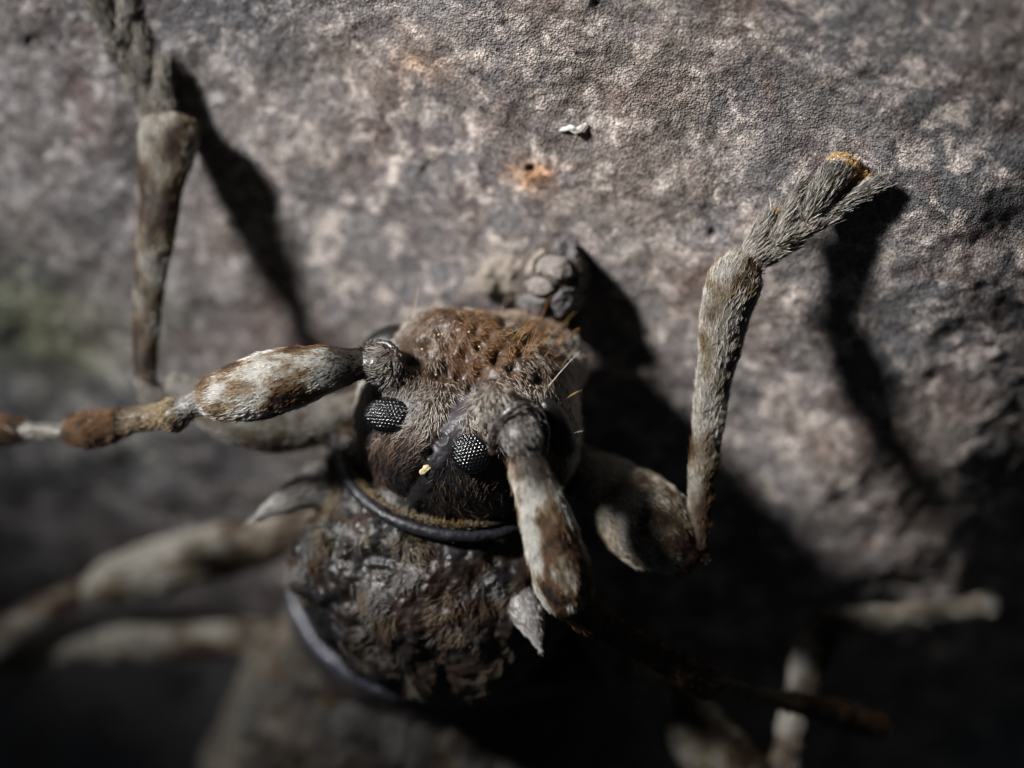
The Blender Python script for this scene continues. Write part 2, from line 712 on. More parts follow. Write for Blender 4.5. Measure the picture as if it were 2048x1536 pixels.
head = star(HC, head_f, 520, 330, 4.5, (0.1, 0.05, 1))
X, Y = pix(head.V)
front = sstep(-0.2, 0.2, head.N[:, 2])
groove = [(800, 1010), (848, 935), (880, 860), (912, 795), (962, 745), (1010, 690)]
dg = dist_poly(X, Y, groove)
disp = -0.06*np.exp(-(dg/34)**2) - 0.05*np.exp(-(dg/8)**2) + 0.05*np.exp(-((dist_poly(X-20, Y-8, groove))/14)**2)*sstep(780, 830, Y)
disp += -0.30*gauss(X, Y, 905, 760, 46) - 0.12*gauss(X, Y, 930, 735, 22)
disp += 0.10*gauss(X, Y, 800, 900, 45)
r5 = np.random.default_rng(11)
pits = [(1010, 640), (985, 668), (900, 690), (925, 700), (905, 742), (878, 660), (950, 655), (1030, 735), (1045, 700), (880, 715), (960, 690), (990, 720),
        (1075, 760), (870, 745), (940, 760), (955, 738), (1060, 670), (845, 690), (820, 720), (930, 640), (1000, 700), (915, 660), (890, 735), (965, 755)]
for (a, b) in pits:
    disp += -0.15*gauss(X, Y, a+r5.uniform(-6, 6), b+r5.uniform(-6, 6), 6.5+3*r5.random())
for a, b in ((883, 877), (856, 908)):
    disp += -0.09*gauss(X, Y, a, b, 6.5) + 0.035*np.exp(-((np.hypot(X-a, Y-b)-13)/5)**2)
disp = disp*front + 0.03*fbm(head.V, 2.2, 21, 3) + 0.010*fbm(head.V, 9.0, 22, 2)
head.push(disp)
X, Y = pix(head.V)
dg = dist_poly(X, Y, groove)
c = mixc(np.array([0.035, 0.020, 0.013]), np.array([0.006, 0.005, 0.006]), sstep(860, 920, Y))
c = mixc(c, np.array([0.075, 0.040, 0.02]), np.exp(-((X-960)/130)**2-((Y-680)/60)**2)*0.8)
c = mixc(c, np.array([0.040, 0.036, 0.042]), np.exp(-(dist_poly(X-16, Y-6, groove)/20)**4)*sstep(945, 900, Y)*sstep(750, 800, Y)*0.9)
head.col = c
d0 = np.tile(np.array([0.05, -1.0, 0.0]), (len(head.V), 1))
away = np.stack([X-935, -(Y-800), 0*X], -1)
head.comb = unit(d0 + 0.0045*away*np.array([1, .4, 1]))
head_o = build('head', head, M_HEAD, beetle)


def head_pt(x, y, lift=0.0):
    hx, hy = pix(head.V)
    k = np.argmin((hx-x)**2+(hy-y)**2 + 1e6*(head.N[:, 2] < -0.1))
    return head.V[k] + head.N[k]*lift, head.N[k]


# ---- compound eyes: domes of real facets
def eye(name, cx, cy, a, b, rot, rise, pitch, nrm, mat, sink=0.12, zadd=0.0, facets=0.35):
    p, n0 = head_pt(cx, cy)
    n = unit(np.array(nrm, float)) if nrm is not None else n0
    t = np.array([math.cos(rot), math.sin(rot), 0])
    t = unit(t - n*t.dot(n))
    bt = np.cross(n, t)
    nr, na = 70, 150
    rho = np.sqrt(np.linspace(0.0001, 1, nr))
    th = np.linspace(0, 2*math.pi, na, endpoint=False)
    U = a*rho[:, None]*np.cos(th)
    Vv = b*rho[:, None]*np.sin(th)
    n2 = 46
    g = np.linspace(-1, 1, int(2.1*a/0.0095))
    g2 = np.linspace(-1, 1, int(2.1*b/0.0095))
    # square grid squeezed onto the disc keeps facets evenly sampled
    GX, GY = np.meshgrid(g, g2, indexing='ij')
    U = a*GX*np.sqrt(1-GY**2/2)
    Vv = b*GY*np.sqrt(1-GX**2/2)
    rr = (U/a)**2+(Vv/b)**2
    dome = rise*np.sqrt(np.clip(1-rr, 0, 1)*0.97+0.0)
    # hexagonal lattice
    def lattice(u, v):
        best = np.full(u.shape, 9.0)
        for off in (0, 1):
            su, sv = pitch, pitch*math.sqrt(3)
            du = (u-off*su/2+su/2) % su - su/2
            dv = (v-off*sv/2+sv/2) % sv - sv/2
            best = np.minimum(best, du*du+dv*dv)
        return best
    d2 = lattice(U+0.006*noise(np.stack([U, Vv, 0*U], -1), 6, 3), Vv)
    rf = pitch*0.56
    bumpy = np.sqrt(np.clip(rf*rf - d2, 0, None))*facets*(rr < 0.96)
    P = p + n*zadd + t*U[..., None] + bt*Vv[..., None] + n*(dome + bumpy - sink)[..., None]
    s = Surf(P.reshape(-1, 3), grid_faces(len(g), len(g2), False))
    if (s.N @ n).sum() < 0:
        s.F = s.F[:, ::-1]
        s.N = -s.N
    s.col[:] = (0.004, 0.004, 0.005)
    return build(name, s, mat, head_o)


e = eye('eye_lobe', 777, 830, 0.53, 0.38, -0.12, 0.25, 0.080, (-0.34, 0.12, 0.93), M_EYE, 0.05, 0.0, 0.72)
tag(e, 'black upper eye lobe with glinting facets beside the groove')
eye('eye_lobe', 944, 905, 0.42, 0.44, 0.2, 0.22, 0.080, (-0.08, -0.02, 0.98), M_EYE, 0.05, 0.0, 0.72)
eye('eye_lobe', 1112, 856, 0.33, 0.70, 0.42, 0.40, 0.06, (0.62, -0.1, 0.78), M_EYE2, 0.05, 0.0, 0.2)
eye('eye_lobe', 778, 690, 0.62, 0.42, 0.3, 0.42, 0.06, (-0.35, 0.62, 0.70), M_EYE2, 0.05, 0.0, 0.2)


# ---- antennal sockets
def ring(name, path, r, mat, parent, col=(0.02, 0.013, 0.01), flat=1.0, rough=0.01):
    s = limb([(*q, r) for q in path], 0.03, 20, flat=flat, rough=rough, rs=6, seed=4)
    s.col[:] = col
    build(name, s, mat, parent)
    return s


sockL = ring('antennal_socket', [(726, 705, -0.75), (745, 690, -0.55), (772, 688, -0.35), (790, 704, -0.25), (796, 735, -0.25), (786, 765, -0.4), (760, 780, -0.65)], 9, M_GLOSS, head_o)
sockR = ring('antennal_socket', [(985, 905, 0.45), (988, 870, 0.72), (1008, 832, 0.92), (1042, 812, 0.92), (1075, 826, 0.72), (1090, 862, 0.5), (1086, 900, 0.35)], 10, M_GLOSS, head_o)

# ---- head hair
hh = Coat()


def head_color(P):
    x, y = pix(P)
    v = fbm(P, 1.6, 31, 3)
    c = mixc(PALE*0.8, GREY*0.75, sstep(-0.3, 0.4, v))
    fr = np.exp(-((x-965)/150)**4-((y-690)/85)**4)
    c = mixc(c, mixc(BROWN, RUST*0.8, sstep(-0.3, 0.5, fbm(P, 2.5, 33, 2))), np.clip(fr*1.3*(0.85+0.6*v), 0, 1))
    c = mixc(c, RUST, 0.85*np.exp(-((x-790)/70)**2-((y-905)/40)**2))
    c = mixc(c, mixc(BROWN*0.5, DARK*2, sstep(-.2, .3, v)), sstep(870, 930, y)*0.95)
    c = mixc(c, DARK*1.4, np.exp(-((x-835)/34)**4-((y-692)/26)**4)*0.9)
    c = mixc(c, WHITE*0.9, sstep(1110, 1160, x)*sstep(650, 720, y))
    return c


def head_keep(P):
    x, y = pix(P)
    k = 0.85 + 0.5*fbm(P, 3.0, 35, 2)
    dgr = dist_poly(x, y, groove)
    k = k*(1-0.95*np.exp(-(dist_poly(x-12, y-5, groove)/25)**4)*sstep(770, 820, y))
    for ex, ey, a, b in ((777, 830, 52, 42), (944, 905, 46, 50), (1112, 856, 34, 60)):
        k = k*(1-np.exp(-(((x-ex)/a)**2+((y-ey)/b)**2)**2))
    for a, b in pits:
        k = k*(1-0.9*gauss(x, y, a, b, 8))
    k = k*(1-0.75*np.exp(-((x-835)/30)**4-((y-692)/24)**4))
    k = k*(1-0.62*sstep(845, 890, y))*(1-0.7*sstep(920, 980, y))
    return np.clip(k, 0, 1)


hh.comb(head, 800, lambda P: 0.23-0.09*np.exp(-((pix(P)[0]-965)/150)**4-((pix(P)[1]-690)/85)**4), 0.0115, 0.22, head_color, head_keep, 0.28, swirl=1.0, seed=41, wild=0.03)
hh.comb(sockL, 500, 0.12, 0.011, 0.4, lambda P: np.tile(GREY*0.6, (len(P), 1)), lambda P: 0.5+0*P[:, 0], seed=43)
hh.comb(sockR, 500, 0.13, 0.012, 0.4, lambda P: np.tile(GREY*0.8, (len(P), 1)), lambda P: 0.5+0*P[:, 0], seed=44)
# long loose bristles
for a, b, w, k in (((1097, 772), (1160, 702), .011, WHITE), ((1118, 745), (1155, 690), .009, GOLD*.6), ((1112, 880), (1166, 862), .018, WHITE),
                   ((816, 640), (842, 556), .016, RUST*1.6), ((826, 640), (838, 570), .014, PALE), ((808, 640), (802, 600), .012, PALE),
                   ((1120, 655), (1152, 622), .010, GOLD*.6), ((1115, 690), (1160, 655), .014, RUST*1.8), ((1080, 640), (1100, 590), .014, RUST*1.8),
                   ((1130, 800), (1165, 780), .012, GOLD), ((1060, 640), (1072, 600), .014, RUST*1.8), ((1000, 632), (1008, 596), .012, PALE)):
    p, n = head_pt(*a)
    q = px(b[0], b[1], p[2] + 0.25)
    hh.strand(p, q, w, k, 0.12)
r6 = np.random.default_rng(61)
for k in range(34):
    a = (1000+150*r6.random(), 632+90*r6.random())
    p, n = head_pt(*a)
    hh.strand(p, p + unit(n + 0.8*np.array([0.5, 0.8, 0]) + 0.3*r6.normal(size=3))*(0.25+0.3*r6.random()), 0.011, RUST*1.5 if k % 2 else GOLD*0.6, 0.05)
hh.build('hairs', head_o)

# ---- pronotum
PC = px(862, 1165, -3.3)
RP = frame((0.90, -0.42, 0.06), (0.40, 0.80, 0.45))


def pron_f(P):
    f = f_ell(P, PC, RP, np.array([2.75, 2.35, 2.15]))
    f = smin(f, f_ell(P, px(905, 985, -3.2), RP, np.array([2.55, 1.2, 1.75])), 0.5)
    f = smin(f, f_cone(P, px(790, 1010, -3.2), px(692, 880, -3.7), 0.9, 0.42), 0.4)
    f = smin(f, f_cone(P, px(1000, 1050, -3.2), px(1125, 950, -3.7), 0.9, 0.40), 0.4)
    f = smin(f, f_ell(P, px(668, 1110, -2.6), RP, np.array([0.75, 0.9, 0.75])), 0.4)
    f = smin(f, f_ell(P, px(850, 1130, -1.9), RP, np.array([1.2, 0.75, 0.65])), 0.4)
    f = smin(f, f_ell(P, px(1010, 1200, -2.1), RP, np.array([0.8, 0.9, 0.7])), 0.4)
    f = smin(f, f_ell(P, px(760, 1240, -2.4), RP, np.array([0.8, 0.7, 0.65])), 0.4)
    return f


pron = star(PC, pron_f, 460, 300, 6.0, (0.05, 0.1, 1))
lump = 0.17*fbm(pron.V, 0.9, 51, 4, 0.55) + 0.06*np.abs(fbm(pron.V, 2.2, 53, 2)) + 0.012*fbm(pron.V, 8.0, 54, 2)
pron.push(lump)
X, Y = pix(pron.V)
v = fbm(pron.V, 1.4, 57, 3)
pron.col = mixc(np.array([0.006, 0.005, 0.005]), np.array([0.022, 0.013, 0.009]), sstep(-0.1, 0.6, v))
pron.comb = np.tile(np.array([-0.55, -0.6, 0.2]), (len(pron.V), 1))
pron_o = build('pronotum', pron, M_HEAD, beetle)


def spine(pts, pale):
    s = limb(pts, 0.03, 26, 0.6, 1.2, rough=0.012, rs=5, seed=6)
    s.col = mixc(np.array([0.05, 0.04, 0.035]), np.array([0.16, 0.15, 0.145]), s.s)
    build('spine', s, M_CUT, pron_o)
    return s


spL = spine([(640, 972, -3.3, 44), (600, 988, -3.1, 32), (560, 1008, -2.9, 21), (528, 1026, -2.75, 10), (506, 1040, -2.65, 2.5)], 1)
spR = spine([(990, 1120, -2.5, 66), (1026, 1176, -1.95, 48), (1052, 1222, -1.5, 36), (1068, 1260, -1.3, 21), (1078, 1294, -1.2, 4)], 1)

CP = [(1150, 920, -3.2), (1110, 985, -2.2), (1050, 1028, -1.45), (980, 1049, -1.1), (900, 1050, -1.0), (820, 1032, -1.15), (755, 1000, -1.5), (710, 955, -2.0), (688, 905, -2.6), (682, 850, -3.2)]
collar = limb([(*q, 5.5) for q in CP], 0.03, 22, rough=0.008, rs=5, seed=8)
collar.col[:] = (0.03, 0.022, 0.014)
build('collar', collar, M_ROUGH, pron_o)
band = limb([(936+(x-936)*1.045, 848+(y-848)*1.10, z-0.06, 13) for x, y, z in CP], 0.03, 26, rough=0.012, rs=5, seed=8)
band.col[:] = (0.010, 0.010, 0.014)
build('neck_band', band, M_HEAD, pron_o)
rim = limb([(585, 1165, -6.10, 15), (605, 1235, -5.70, 19), (648, 1300, -5.40, 21), (715, 1350, -5.10, 21), (800, 1382, -4.90, 19), (900, 1395, -4.85, 16), (1000, 1393, -5.00, 16), (1090, 1380, -5.30, 15), (1160, 1350, -5.80, 13)],
           0.05, 24, rough=0.02, rs=3, seed=9)
rim.col[:] = (0.03, 0.032, 0.045)
build('hind_rim', rim, M_GLOSS, pron_o)

ph = Coat()


def pron_color(P):
    x, y = pix(P)
    v = fbm(P, 1.7, 61, 3)
    c = mixc(GREY*0.52, BUFF*0.45, sstep(-0.2, 0.4, v))
    c = mixc(c, BROWN*0.55, sstep(0.25, 0.6, fbm(P, 2.1, 63, 2)))
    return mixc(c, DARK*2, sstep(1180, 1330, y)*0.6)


def pron_keep(P):
    x, y = pix(P)
    k = sstep(-0.02, 0.3, fbm(P, 1.7, 65, 3))*0.8
    k = np.maximum(k, 0.9*np.exp(-((x-655)/45)**2-((y-985)/70)**2))
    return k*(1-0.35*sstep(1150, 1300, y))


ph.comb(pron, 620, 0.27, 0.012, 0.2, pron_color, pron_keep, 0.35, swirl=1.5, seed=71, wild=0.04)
cw = lambda P: np.tile(np.array([0.50, 0.48, 0.46]), (len(P), 1))
ph.comb(spL, 700, 0.24, 0.013, 0.14, cw, None, 0.15, seed=73)
ph.comb(spR, 800, 0.16, 0.012, 0.1, cw, lambda P: sstep(1150, 1235, pix(P)[1]), 0.1, seed=74)
# golden fringe along the front edge, combed on to the head
collar2 = Surf(collar.V, collar.F, unit(HC + np.array([0, 0, 1.6]) - collar.V))
collar2.N = collar.N
ph.comb(collar2, 900, 0.13, 0.012, 0.25, lambda P: mixc(BUFF*0.55, GOLD*0.35, sstep(-.3, .3, noise(P, 4, 3))), lambda P: sstep(-0.12, 0.25, ((HC + np.array([0, 0, 1.5]) - P)*np.array([1, 1, .6])).sum(1)/3-0.55)*0.9, 0.2, seed=75)
ph.build('hairs', pron_o)

# ---- elytra
EX = unit(np.array([0.93, -0.36, 0.04]))
EB = unit(np.array([-0.13, -0.80, -0.58]))
EF = frame(EX, EB)
EC = px(818, 1240, -7.0) + EB*7.0
if EF[2][2] < 0:
    EF[2] = -EF[2]


# ---- thorax between pronotum and wing cases
TC = px(855, 1265, -6.4)
thor = star(TC, lambda P: f_ell(P, TC, EF, np.array([2.95, 2.3, 2.0])), 160, 100, 5.0)
thor.push(0.08*fbm(thor.V, 1.2, 80, 3))
thor.col[:] = (0.016, 0.013, 0.013)
build('thorax', thor, M_ROUGH, beetle)


def elytron(side):
    def f(P):
        q = (P-EC) @ EF.T
        a = np.abs(q/np.array([4.15, 8.2, 2.7]))
        g = (a[:, 0]**2.6 + a[:, 1]**3.6 + a[:, 2]**2.4)**(1/2.6) - 1
        return np.maximum(g*2.5, -side*q[:, 0] + 0.015)
    c0 = EC + EF[0]*side*1.6 + EF[2]*0.2
    s = star(c0, f, 260, 200, 10.0, -EB)
    q = (s.V-EC) @ EF.T
    top = sstep(0.2, 1.0, q[:, 2])
    s.push((0.16*fbm(s.V, 0.8, 81, 4) + 0.05*fbm(s.V, 3.0, 83, 3))*sstep(0.05, 0.4, np.abs(q[:, 0])))
    v = fbm(s.V, 0.9, 85, 4)
    s.col = mixc(np.array([0.009, 0.007, 0.006]), np.array([0.035, 0.025, 0.018]), sstep(-0.1, 0.5, v))
    s.col = mixc(s.col, np.array([0.15, 0.135, 0.11]), sstep(3.0, 3.7, np.abs(q[:, 0]) + 0.35*fbm(s.V, 0.9, 86, 3))*0.5)
    s.comb = np.tile(EB, (len(s.V), 1))
    o = build('elytron', s, M_ROUGH, beetle)
    co = Coat()

    def col(P):
        w = fbm(P, 1.1, 87, 3)
        return mixc(mixc(GREY*0.25, BUFF*0.25, sstep(-.2, .3, w)), BROWN*0.6, sstep(0.3, 0.55, w))
    co.comb(s, 240, 0.26, 0.02, 0.2, col, lambda P: sstep(-0.2, 0.25, fbm(P, 1.5, 89, 3))*((P-EC) @ EF[1] < 0), 0.3, swirl=0.6, facing=-0.1, seed=88)
    co.build('hairs', o)
    return o


elytron(-1)
elytron(1)


# ---- antennae
def scape_col(P, seed, ax, more=0.06):
    Q = P - 0.55*np.outer(P @ ax, ax)
    v = fbm(Q, 3.0, seed, 3) + 0.25*fbm(P, 7.0, seed+3, 2) + more
    c = mixc(WHITE*0.78, BUFF*0.8, sstep(-0.35, -0.05, v))
    c = mixc(c, BROWN*0.95, sstep(-0.02, 0.14, v))
    return mixc(c, DARK*1.8, sstep(0.42, 0.56, v))


def antenna(label, scape_pts, base, segs, seed, base_end):
    root = empty('antenna', parent=beetle)
    root['label'] = label
    coat = Coat()
    ball = limb(base, 0.03, 30, 0.8, 0.8, rough=0.01, rs=6)
    ball.col[:] = (0.03, 0.022, 0.018)
    build('condyle', ball, M_CUT, root)
    coat.comb(ball, 620, 0.13, 0.012, 0.25, lambda P: np.tile(GREY*0.9, (len(P), 1)), None, 0.3, seed=seed)
    s = limb(scape_pts, 0.035, 60, 0.5, 0.35, rough=0.018, rs=3, seed=seed)

    axis = unit(px(*scape_pts[-1][:3]) - px(*scape_pts[0][:3]))

    def col(P):
        c = scape_col(P, seed, axis, 0.06 if seed < 110 else -0.1)
        x, y = pix(P)
        e = np.exp(-(np.hypot(x-base_end[0], y-base_end[1])/base_end[2])**4)
        return mixc(c, DARK, e*0.93)
    s.col = col(s.V)*0.45 + 0.006
    build('scape', s, M_LIMB, root)
    coat.comb(s, 1000, 0.20, 0.012, 0.10, col, lambda P: 0.92+0*P[:, 0], 0.16, seed=seed+1, wild=0.012)
    for kind, pts, c, hl, dens, lift in segs:
        g = limb(pts, 0.04, 32, 0.5, 0.5, rough=0.02, rs=4, seed=seed+5)
        c = np.array(c)
        g.col[:] = c*0.35
        build(kind, g, M_CUT, root)
        coat.comb(g, dens, hl, 0.016, lift, lambda P, c=c: mixc(c, c*0.35, sstep(0.0, 0.35, fbm(P, 2.0, seed+7, 2))), None, 0.3, seed=seed+9)
    coat.build('hairs', root)


antenna('antenna stretched sideways with a thick mottled first segment and tufted brown joints',
        [(727, 727, -0.5, 27), (690, 733, -0.4, 37), (640, 741, -0.3, 51), (560, 762, -0.25, 64), (490, 781, -0.4, 61), (440, 792, -0.6, 49), (416, 797, -0.7, 38)],
        [(782, 732, -0.55, 30), (758, 732, -0.5, 38), (738, 728, -0.5, 33)],
        [('pedicel', [(408, 803, -0.85, 24), (385, 812, -1.0, 22), (362, 822, -1.1, 26)], GREY, 0.16, 500, 0.3),
         ('antennal_segment', [(365, 822, -1.1, 26), (348, 828, -1.2, 32), (335, 832, -1.3, 28)], BUFF*0.75, 0.16, 900, 0.5),
         ('antennal_segment', [(335, 830, -1.3, 22), (290, 837, -1.6, 23), (246, 843, -1.9, 24)], BUFF*0.7, 0.2, 600, 0.3),
         ('antennal_segment', [(248, 843, -1.9, 22), (215, 852, -2.1, 29), (180, 859, -2.3, 33), (150, 860, -2.5, 27)], BROWN*0.9, 0.22, 1100, 0.55),
         ('antennal_segment', [(150, 861, -2.5, 15), (95, 863, -2.8, 15), (40, 861, -3.1, 17)], PALE*0.8, 0.15, 500, 0.2),
         ('antennal_segment', [(42, 861, -3.1, 20), (0, 860, -3.4, 27), (-50, 858, -3.7, 27)], BROWN*0.8, 0.22, 1000, 0.5)],
        101, (712, 722, 62))
antenna('antenna folded back over the pronotum with a thick cream and brown first segment',
        [(1050, 912, 0.75, 32), (1060, 945, 0.8, 42), (1076, 992, 0.8, 47), (1092, 1042, 0.75, 54), (1110, 1105, 0.6, 59), (1126, 1155, 0.45, 60), (1138, 1192, 0.3, 54)],
        [(1032, 850, 0.55, 34), (1044, 874, 0.8, 42), (1050, 900, 0.8, 34)],
        [('pedicel', [(1150, 1210, 0.1, 34), (1178, 1232, -0.1, 34), (1200, 1245, -0.3, 28)], BROWN*0.6, 0.16, 500, 0.4),
         ('antennal_segment', [(1200, 1240, -0.3, 34), (1225, 1258, -0.5, 27), (1300, 1302, -1.0, 26), (1370, 1340, -1.5, 30), (1420, 1366, -1.9, 34)], BROWN*0.6, 0.18, 500, 0.4),
         ('antennal_segment', [(1420, 1366, -1.9, 18), (1500, 1388, -2.5, 17), (1580, 1402, -3.1, 18)], BUFF*0.5, 0.15, 500, 0.3),
         ('antennal_segment', [(1580, 1402, -3.1, 20), (1680, 1430, -3.9, 24), (1760, 1455, -4.5, 22)], BROWN*0.6, 0.18, 500, 0.4)],
        133, (1068, 930, 40))


# ---- legs
def leg_color(P, seed, tone=1.0, more=0.0):
    v = fbm(P, 1.6, seed, 3) + 0.35*fbm(P, 4.5, seed+3, 2) + more
    c = mixc(PALE*0.85, BUFF*0.6, sstep(-0.1, 0.3, v))
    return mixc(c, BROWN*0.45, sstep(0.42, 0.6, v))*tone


def tarsus(base, tips, r0, r1, flat_h, seed, z0, nu=90):
    """lobed foot joint: tapered lobes from one base, flattened against the bark"""
    a = px(*base)
    bs = [px(*t) for t in tips]

    def f(P):
        d = P-a
        Q = P + np.outer(d @ uZ, uZ)*(1/flat_h-1)        # squeeze along the bark normal
        g = None
        for b in bs:
            db = b-a
            b2 = b + uZ*(db @ uZ)*(1/flat_h-1)
            h = f_cone(Q, a, b2, r0, r1)
            g = h if g is None else smin(g, h, 0.08)
        return g
    mid = a + 0.12*(sum(bs)/len(bs)-a)
    s = star(mid, f, nu, 70, 2.5, uZ)
    s.push(0.012*fbm(s.V, 5, seed, 2))
    s.comb = np.tile(unit(sum(bs)/len(bs)-a), (len(s.V), 1))
    return s


def leg(label, parts, feet, seed, hair=1.0, tone=1.0, fringe=None):
    root = empty('leg', parent=beetle)
    root['label'] = label
    coat = Coat()
    for kind, pts, flat, hl in parts:
        s = limb(pts, 0.045, 44, 0.6, 0.55, flat=flat, rough=0.022, rs=2.6, seed=seed)
        p0, p1 = px(*pts[0][:3]), px(*pts[-1][:3])
        al = p1-p0

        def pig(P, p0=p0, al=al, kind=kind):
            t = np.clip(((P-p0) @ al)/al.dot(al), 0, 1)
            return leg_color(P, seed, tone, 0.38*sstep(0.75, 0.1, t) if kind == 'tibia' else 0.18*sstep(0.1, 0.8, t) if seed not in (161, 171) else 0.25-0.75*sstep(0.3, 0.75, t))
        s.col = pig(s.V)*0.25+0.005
        build(kind, s, M_LIMB, root)
        coat.comb(s, 900*hair, hl, 0.012, 0.13, pig, lambda P: 0.35+0.6*sstep(-0.4, 0.1, fbm(P, 2.2, seed+8, 2)), 0.2, seed=seed+1, wild=0.015)
    for base, tips, r0, r1, c in feet:
        s = tarsus(base, tips, r0, r1, 0.62, seed, 0)
        c = np.array(c)
        s.col[:] = c*0.35
        o = build('tarsal_segment', s, M_LIMB, root)
        coat.comb(s, 1000*hair, 0.18, 0.012, 0.15, lambda P, c=c: mixc(c, c*0.45, sstep(0, .4, noise(P, 5, 3))), None, 0.25, seed=seed+2, wild=0.05)
        coat.comb(s, 260*hair, 0.32, 0.014, 0.16, lambda P: np.tile(PALE*0.8, (len(P), 1)), None, 0.14, seed=seed+4)
    if fringe:
        for base, tips, r0, r1 in fringe:
            s = tarsus(base, tips, r0, r1, 0.4, seed, 0)
            s.col[:] = (0.36, 0.20, 0.06)
            build('foot_pad', s, M_CUT, root)
            coat.comb(s, 1100, 0.13, 0.014, 0.5, lambda P: np.tile(np.array([0.46, 0.29, 0.11]), (len(P), 1)), None, 0.4, seed=seed+6)
    coat.build('hairs', root)
    return root


TG = np.array([0.23, 0.205, 0.18])
# right front leg (the foot spread on the bark ahead of the head)
leg('front leg with a clubbed thigh and a hairy lobed foot spread on the bark',
    [('femur', [(1120, 905, -3.2, 32), (1185, 950, -2.6, 54), (1245, 1000, -2.1, 78), (1298, 1050, -1.75, 88), (1342, 1092, -1.6, 68), (1374, 1120, -1.55, 40)], 0.85, 0.17),
     ('tibia', [(1384, 1112, -1.55, 26), (1396, 1075, -1.5, 23), (1400, 1006, -1.45, 24), (1413, 871, -1.25, 31), (1435, 717, -0.95, 39), (1452, 624, -0.75, 49), (1470, 561, -0.65, 53), (1484, 530, -0.65, 42)], 0.8, 0.22)],
    [((1496, 528, -0.75), [(1534, 432, -0.5), (1592, 482, -0.62)], 0.27, 0.16, TG*1.15),
     ((1562, 478, -0.55), [(1603, 362, -0.3), (1656, 442, -0.42)], 0.24, 0.12, TG),
     ((1612, 440, -0.42), [(1666, 350, -0.05)], 0.13, 0.31, TG*0.7),
     ((1630, 440, -0.5), [(1748, 372, -0.05)], 0.11, 0.22, TG*0.65)],
    141, 1.0, 1.0,
    [((1625, 425, -0.52), [(1680, 340, -0.22)], 0.14, 0.37), ((1650, 428, -0.6), [(1722, 366, -0.3)], 0.12, 0.26), ((1545, 478, -0.8), [(1566, 436, -0.66)], 0.12, 0.22)])
# left front leg
zL = lambda x, y, h: bz(x, y, h)
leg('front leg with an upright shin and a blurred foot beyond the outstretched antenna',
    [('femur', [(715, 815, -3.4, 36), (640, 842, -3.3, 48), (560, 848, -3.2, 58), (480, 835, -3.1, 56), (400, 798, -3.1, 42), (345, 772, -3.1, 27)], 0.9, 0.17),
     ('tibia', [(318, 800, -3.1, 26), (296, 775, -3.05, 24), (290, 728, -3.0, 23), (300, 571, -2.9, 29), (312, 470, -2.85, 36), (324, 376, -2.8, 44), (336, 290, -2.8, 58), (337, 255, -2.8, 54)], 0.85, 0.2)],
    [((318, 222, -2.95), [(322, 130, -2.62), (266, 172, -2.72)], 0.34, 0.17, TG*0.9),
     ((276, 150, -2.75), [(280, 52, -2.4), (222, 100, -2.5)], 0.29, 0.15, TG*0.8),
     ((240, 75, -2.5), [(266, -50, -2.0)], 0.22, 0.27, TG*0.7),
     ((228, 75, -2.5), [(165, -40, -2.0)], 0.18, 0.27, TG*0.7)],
    151, 0.8, 0.8,  # tone lowered: antenna shade on the thigh goes into the leg colour
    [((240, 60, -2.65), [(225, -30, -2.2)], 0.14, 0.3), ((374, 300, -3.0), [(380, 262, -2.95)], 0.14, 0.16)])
# middle and hind legs on the left, one middle leg on the right
leg('middle leg with a pale thigh tip in front of the hind leg',
    [('femur', [(640, 1050, -7.3, 36), (540, 1080, -7.5, 46), (420, 1108, -7.8, 54), (310, 1138, -8.1, 54), (225, 1162, -8.3, 44), (178, 1182, -8.4, 26)], 0.9, 0.2),
     ('tibia', [(168, 1180, -8.4, 24), (90, 1218, -8.7, 28), (0, 1275, -9.1, 34), (-120, 1350, -9.7, 36)], 0.85, 0.2)],
    [], 161, 0.7, 1.15)
leg('hind leg with a pale thigh tip behind the middle leg',
    [('femur', [(620, 1290, -8.7, 34), (480, 1275, -8.9, 42), (340, 1270, -9.2, 48), (220, 1276, -9.4, 48), (140, 1288, -9.5, 40), (95, 1302, -9.6, 24)], 0.9, 0.2),
     ('tibia', [(84, 1302, -9.6, 24), (20, 1330, -9.8, 26), (-110, 1390, -10.5, 32)], 0.85, 0.2)],
    [], 171, 0.7, 1.15)
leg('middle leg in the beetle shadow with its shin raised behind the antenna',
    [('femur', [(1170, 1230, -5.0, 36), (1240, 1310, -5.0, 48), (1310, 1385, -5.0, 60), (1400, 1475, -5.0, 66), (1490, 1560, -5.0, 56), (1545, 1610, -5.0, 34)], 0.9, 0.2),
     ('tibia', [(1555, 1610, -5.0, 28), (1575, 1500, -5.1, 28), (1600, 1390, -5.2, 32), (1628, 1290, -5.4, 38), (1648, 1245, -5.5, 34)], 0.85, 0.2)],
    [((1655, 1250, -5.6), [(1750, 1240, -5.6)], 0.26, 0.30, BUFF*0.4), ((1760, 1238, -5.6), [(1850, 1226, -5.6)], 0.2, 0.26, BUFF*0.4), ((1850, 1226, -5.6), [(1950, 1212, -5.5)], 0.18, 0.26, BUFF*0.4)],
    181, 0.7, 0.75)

# ------------------------------------------------------------------ small things
def lumpy(center, r, R, seed, amp, nu=60, nv=40, scale=3.0):
    s = star(center, lambda P: f_ell(P, center, R, np.array(r)), nu, nv, 3.0)
    return s.push(amp*fbm(s.V, scale, seed, 3))


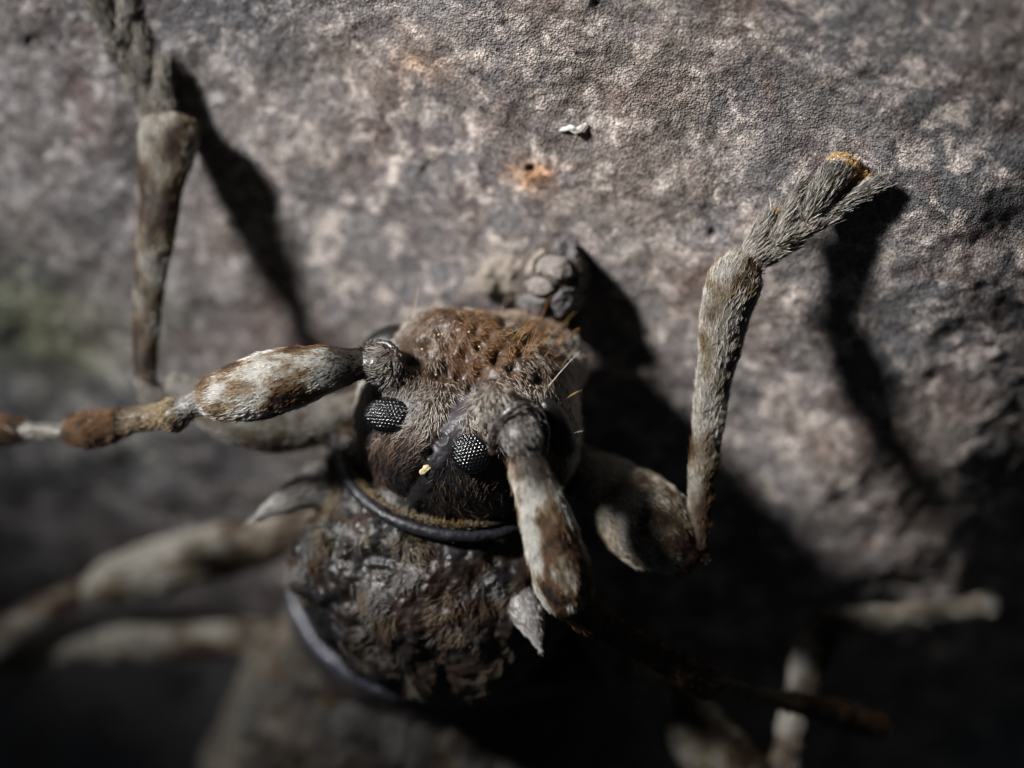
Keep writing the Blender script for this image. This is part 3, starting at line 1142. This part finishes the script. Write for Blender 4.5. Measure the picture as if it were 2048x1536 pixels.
kb = bark_pt(1085, 590)
knob = empty('bark_nodule', kb)
tag(knob, 'cracked pale crusted nodule rising from the bark just beyond the beetle head', 'bark nodule')
m_core = plain('knob_core', (0.05, 0.04, 0.035), 0.8, 0.2, 9, 0.05)
m_crust = plain('knob_crust', (0.14, 0.122, 0.112), 0.75, 0.25, 7, 0.05)
m_mound = plain('knob_mound', (0.17, 0.145, 0.12), 0.85, 0.2, 6, 0.06)
m_grey = plain('knob_grey', (0.09, 0.083, 0.083), 0.7, 0.3, 8, 0.05)
KR = np.stack([uX, uY, uZ])
zz = bz(1110, 580)
core = lumpy(px(1112, 562, zz+0.35), (0.70, 0.88, 0.95), KR, 5, 0.09, 100, 70, 2.4)
build('core', core, m_core, knob)
build('mound', lumpy(px(1018, 548, bz(1018, 560)-0.08), (0.66, 0.7, 0.42), KR, 8, 0.13, 90, 60, 2.2), m_mound, knob)
ctr = px(1112, 562, zz+0.35)


def plate(outline, lift, mat, seed):
    """a slab of crust following the knob"""
    o = np.array(outline, float)
    c2 = o.mean(0)
    nr, na = 9, 40
    t = np.linspace(0, len(o), na, endpoint=False)
    i = t.astype(int)
    f = (t-i)[:, None]
    f = f*f*(3-2*f)
    ed = o[i % len(o)]*(1-f)+o[(i+1) % len(o)]*f
    rows = []
    cx, cy = pix(core.V)
    for k in range(nr):
        rho = min(1.0, k/(nr-2)+0.02)
        q = c2+(ed-c2)*rho
        row = []
        for a, b in q:
            j = np.argmin((cx-a)**2+(cy-b)**2 + 1e6*(core.N[:, 2] < -0.05))
            h = lift*math.sqrt(max(0.0, 1-rho**10)) if k < nr-1 else -0.15
            p = px(a, b, core.V[j][2])
            row.append(p + core.N[j]*h)
        rows.append(row)
    s = Surf(np.array(rows).reshape(-1, 3), grid_faces(nr, na))
    if s.N[:, 2].sum() < 0:
        s.F = s.F[:, ::-1]
        s.N = -s.N
    s.push(0.03*fbm(s.V, 4, seed, 4, 0.6))
    build('crust_plate', s, mat, knob)


plate([(1072, 548), (1076, 520), (1102, 508), (1140, 524), (1148, 552), (1130, 566), (1104, 554)], 0.10, m_crust, 3)
plate([(1048, 566), (1072, 553), (1100, 562), (1112, 580), (1092, 592), (1062, 584)], 0.09, m_crust, 4)
plate([(1104, 500), (1124, 474), (1150, 484), (1158, 514), (1140, 518)], 0.10, m_grey, 5)
plate([(1118, 578), (1142, 572), (1160, 548), (1174, 590), (1152, 630), (1118, 634), (1098, 606)], 0.08, m_grey, 6)
plate([(1034, 592), (1064, 588), (1092, 600), (1094, 626), (1060, 632), (1036, 614)], 0.10, m_grey, 7)
plate([(1050, 552), (1060, 520), (1086, 496), (1098, 503), (1070, 522), (1066, 545)], 0.06, m_mound, 9)

gp, gn = head_pt(853, 942, 0.02)
m_grain = plain('pollen', (0.45, 0.37, 0.20), 0.6, 0.4, 20, 0.02)
g = star(gp, lambda P: smin(smin(f_ell(P, gp+np.array([-0.06, -0.02, 0.02]), np.eye(3), np.array([0.075, 0.06, 0.06])), f_ell(P, gp+np.array([0.03, 0.05, 0.03]), np.eye(3), np.array([0.09, 0.075, 0.07])), 0.03), f_ell(P, gp+np.array([0.11, -0.01, 0.0]), np.eye(3), np.array([0.04, 0.045, 0.05])), 0.02), 60, 40, 0.6)
g.push(0.014*fbm(g.V, 18, 3, 2))
tag(build('pollen_grain', g, m_grain, None, gp), 'pale yellow pollen clump stuck behind the eyes on the dark crown', 'pollen')

m_dust = plain('dust', (0.36, 0.28, 0.18), 0.6, 0.4, 30, 0.01)
for k, (a, b) in enumerate(((876, 674), (884, 671), (963, 693), (846, 702), (936, 668), (1072, 719), (868, 752), (1057, 773))):
    p, n = head_pt(a, b, 0.07)
    s = lumpy(p, (0.029, 0.023, 0.025), np.eye(3), k, 0.006, 20, 14, 20)
    tag(build('dust_grain', s, m_dust, None, p), 'tiny tan dust grain caught in the brown face hair', 'dust grain', 'dust grains in the face hair')

fp = bark_pt(1150, 258)
m_flake = plain('flake', (0.5, 0.48, 0.44), 0.4, 0.5, 12, 0.01)
fl = limb([(1118, 262, bz(1118, 262, 0.03), 3), (1136, 256, bz(1136, 256, 0.08), 7), (1154, 262, bz(1154, 262, 0.1), 8), (1172, 248, bz(1172, 248, 0.06), 4)], 0.03, 16, flat=0.45, axis=uZ, rough=0.03, rs=8)
tag(build('bark_flake', fl, m_flake, None, fp), 'tiny curled whitish flake lying on the open bark', 'flake')
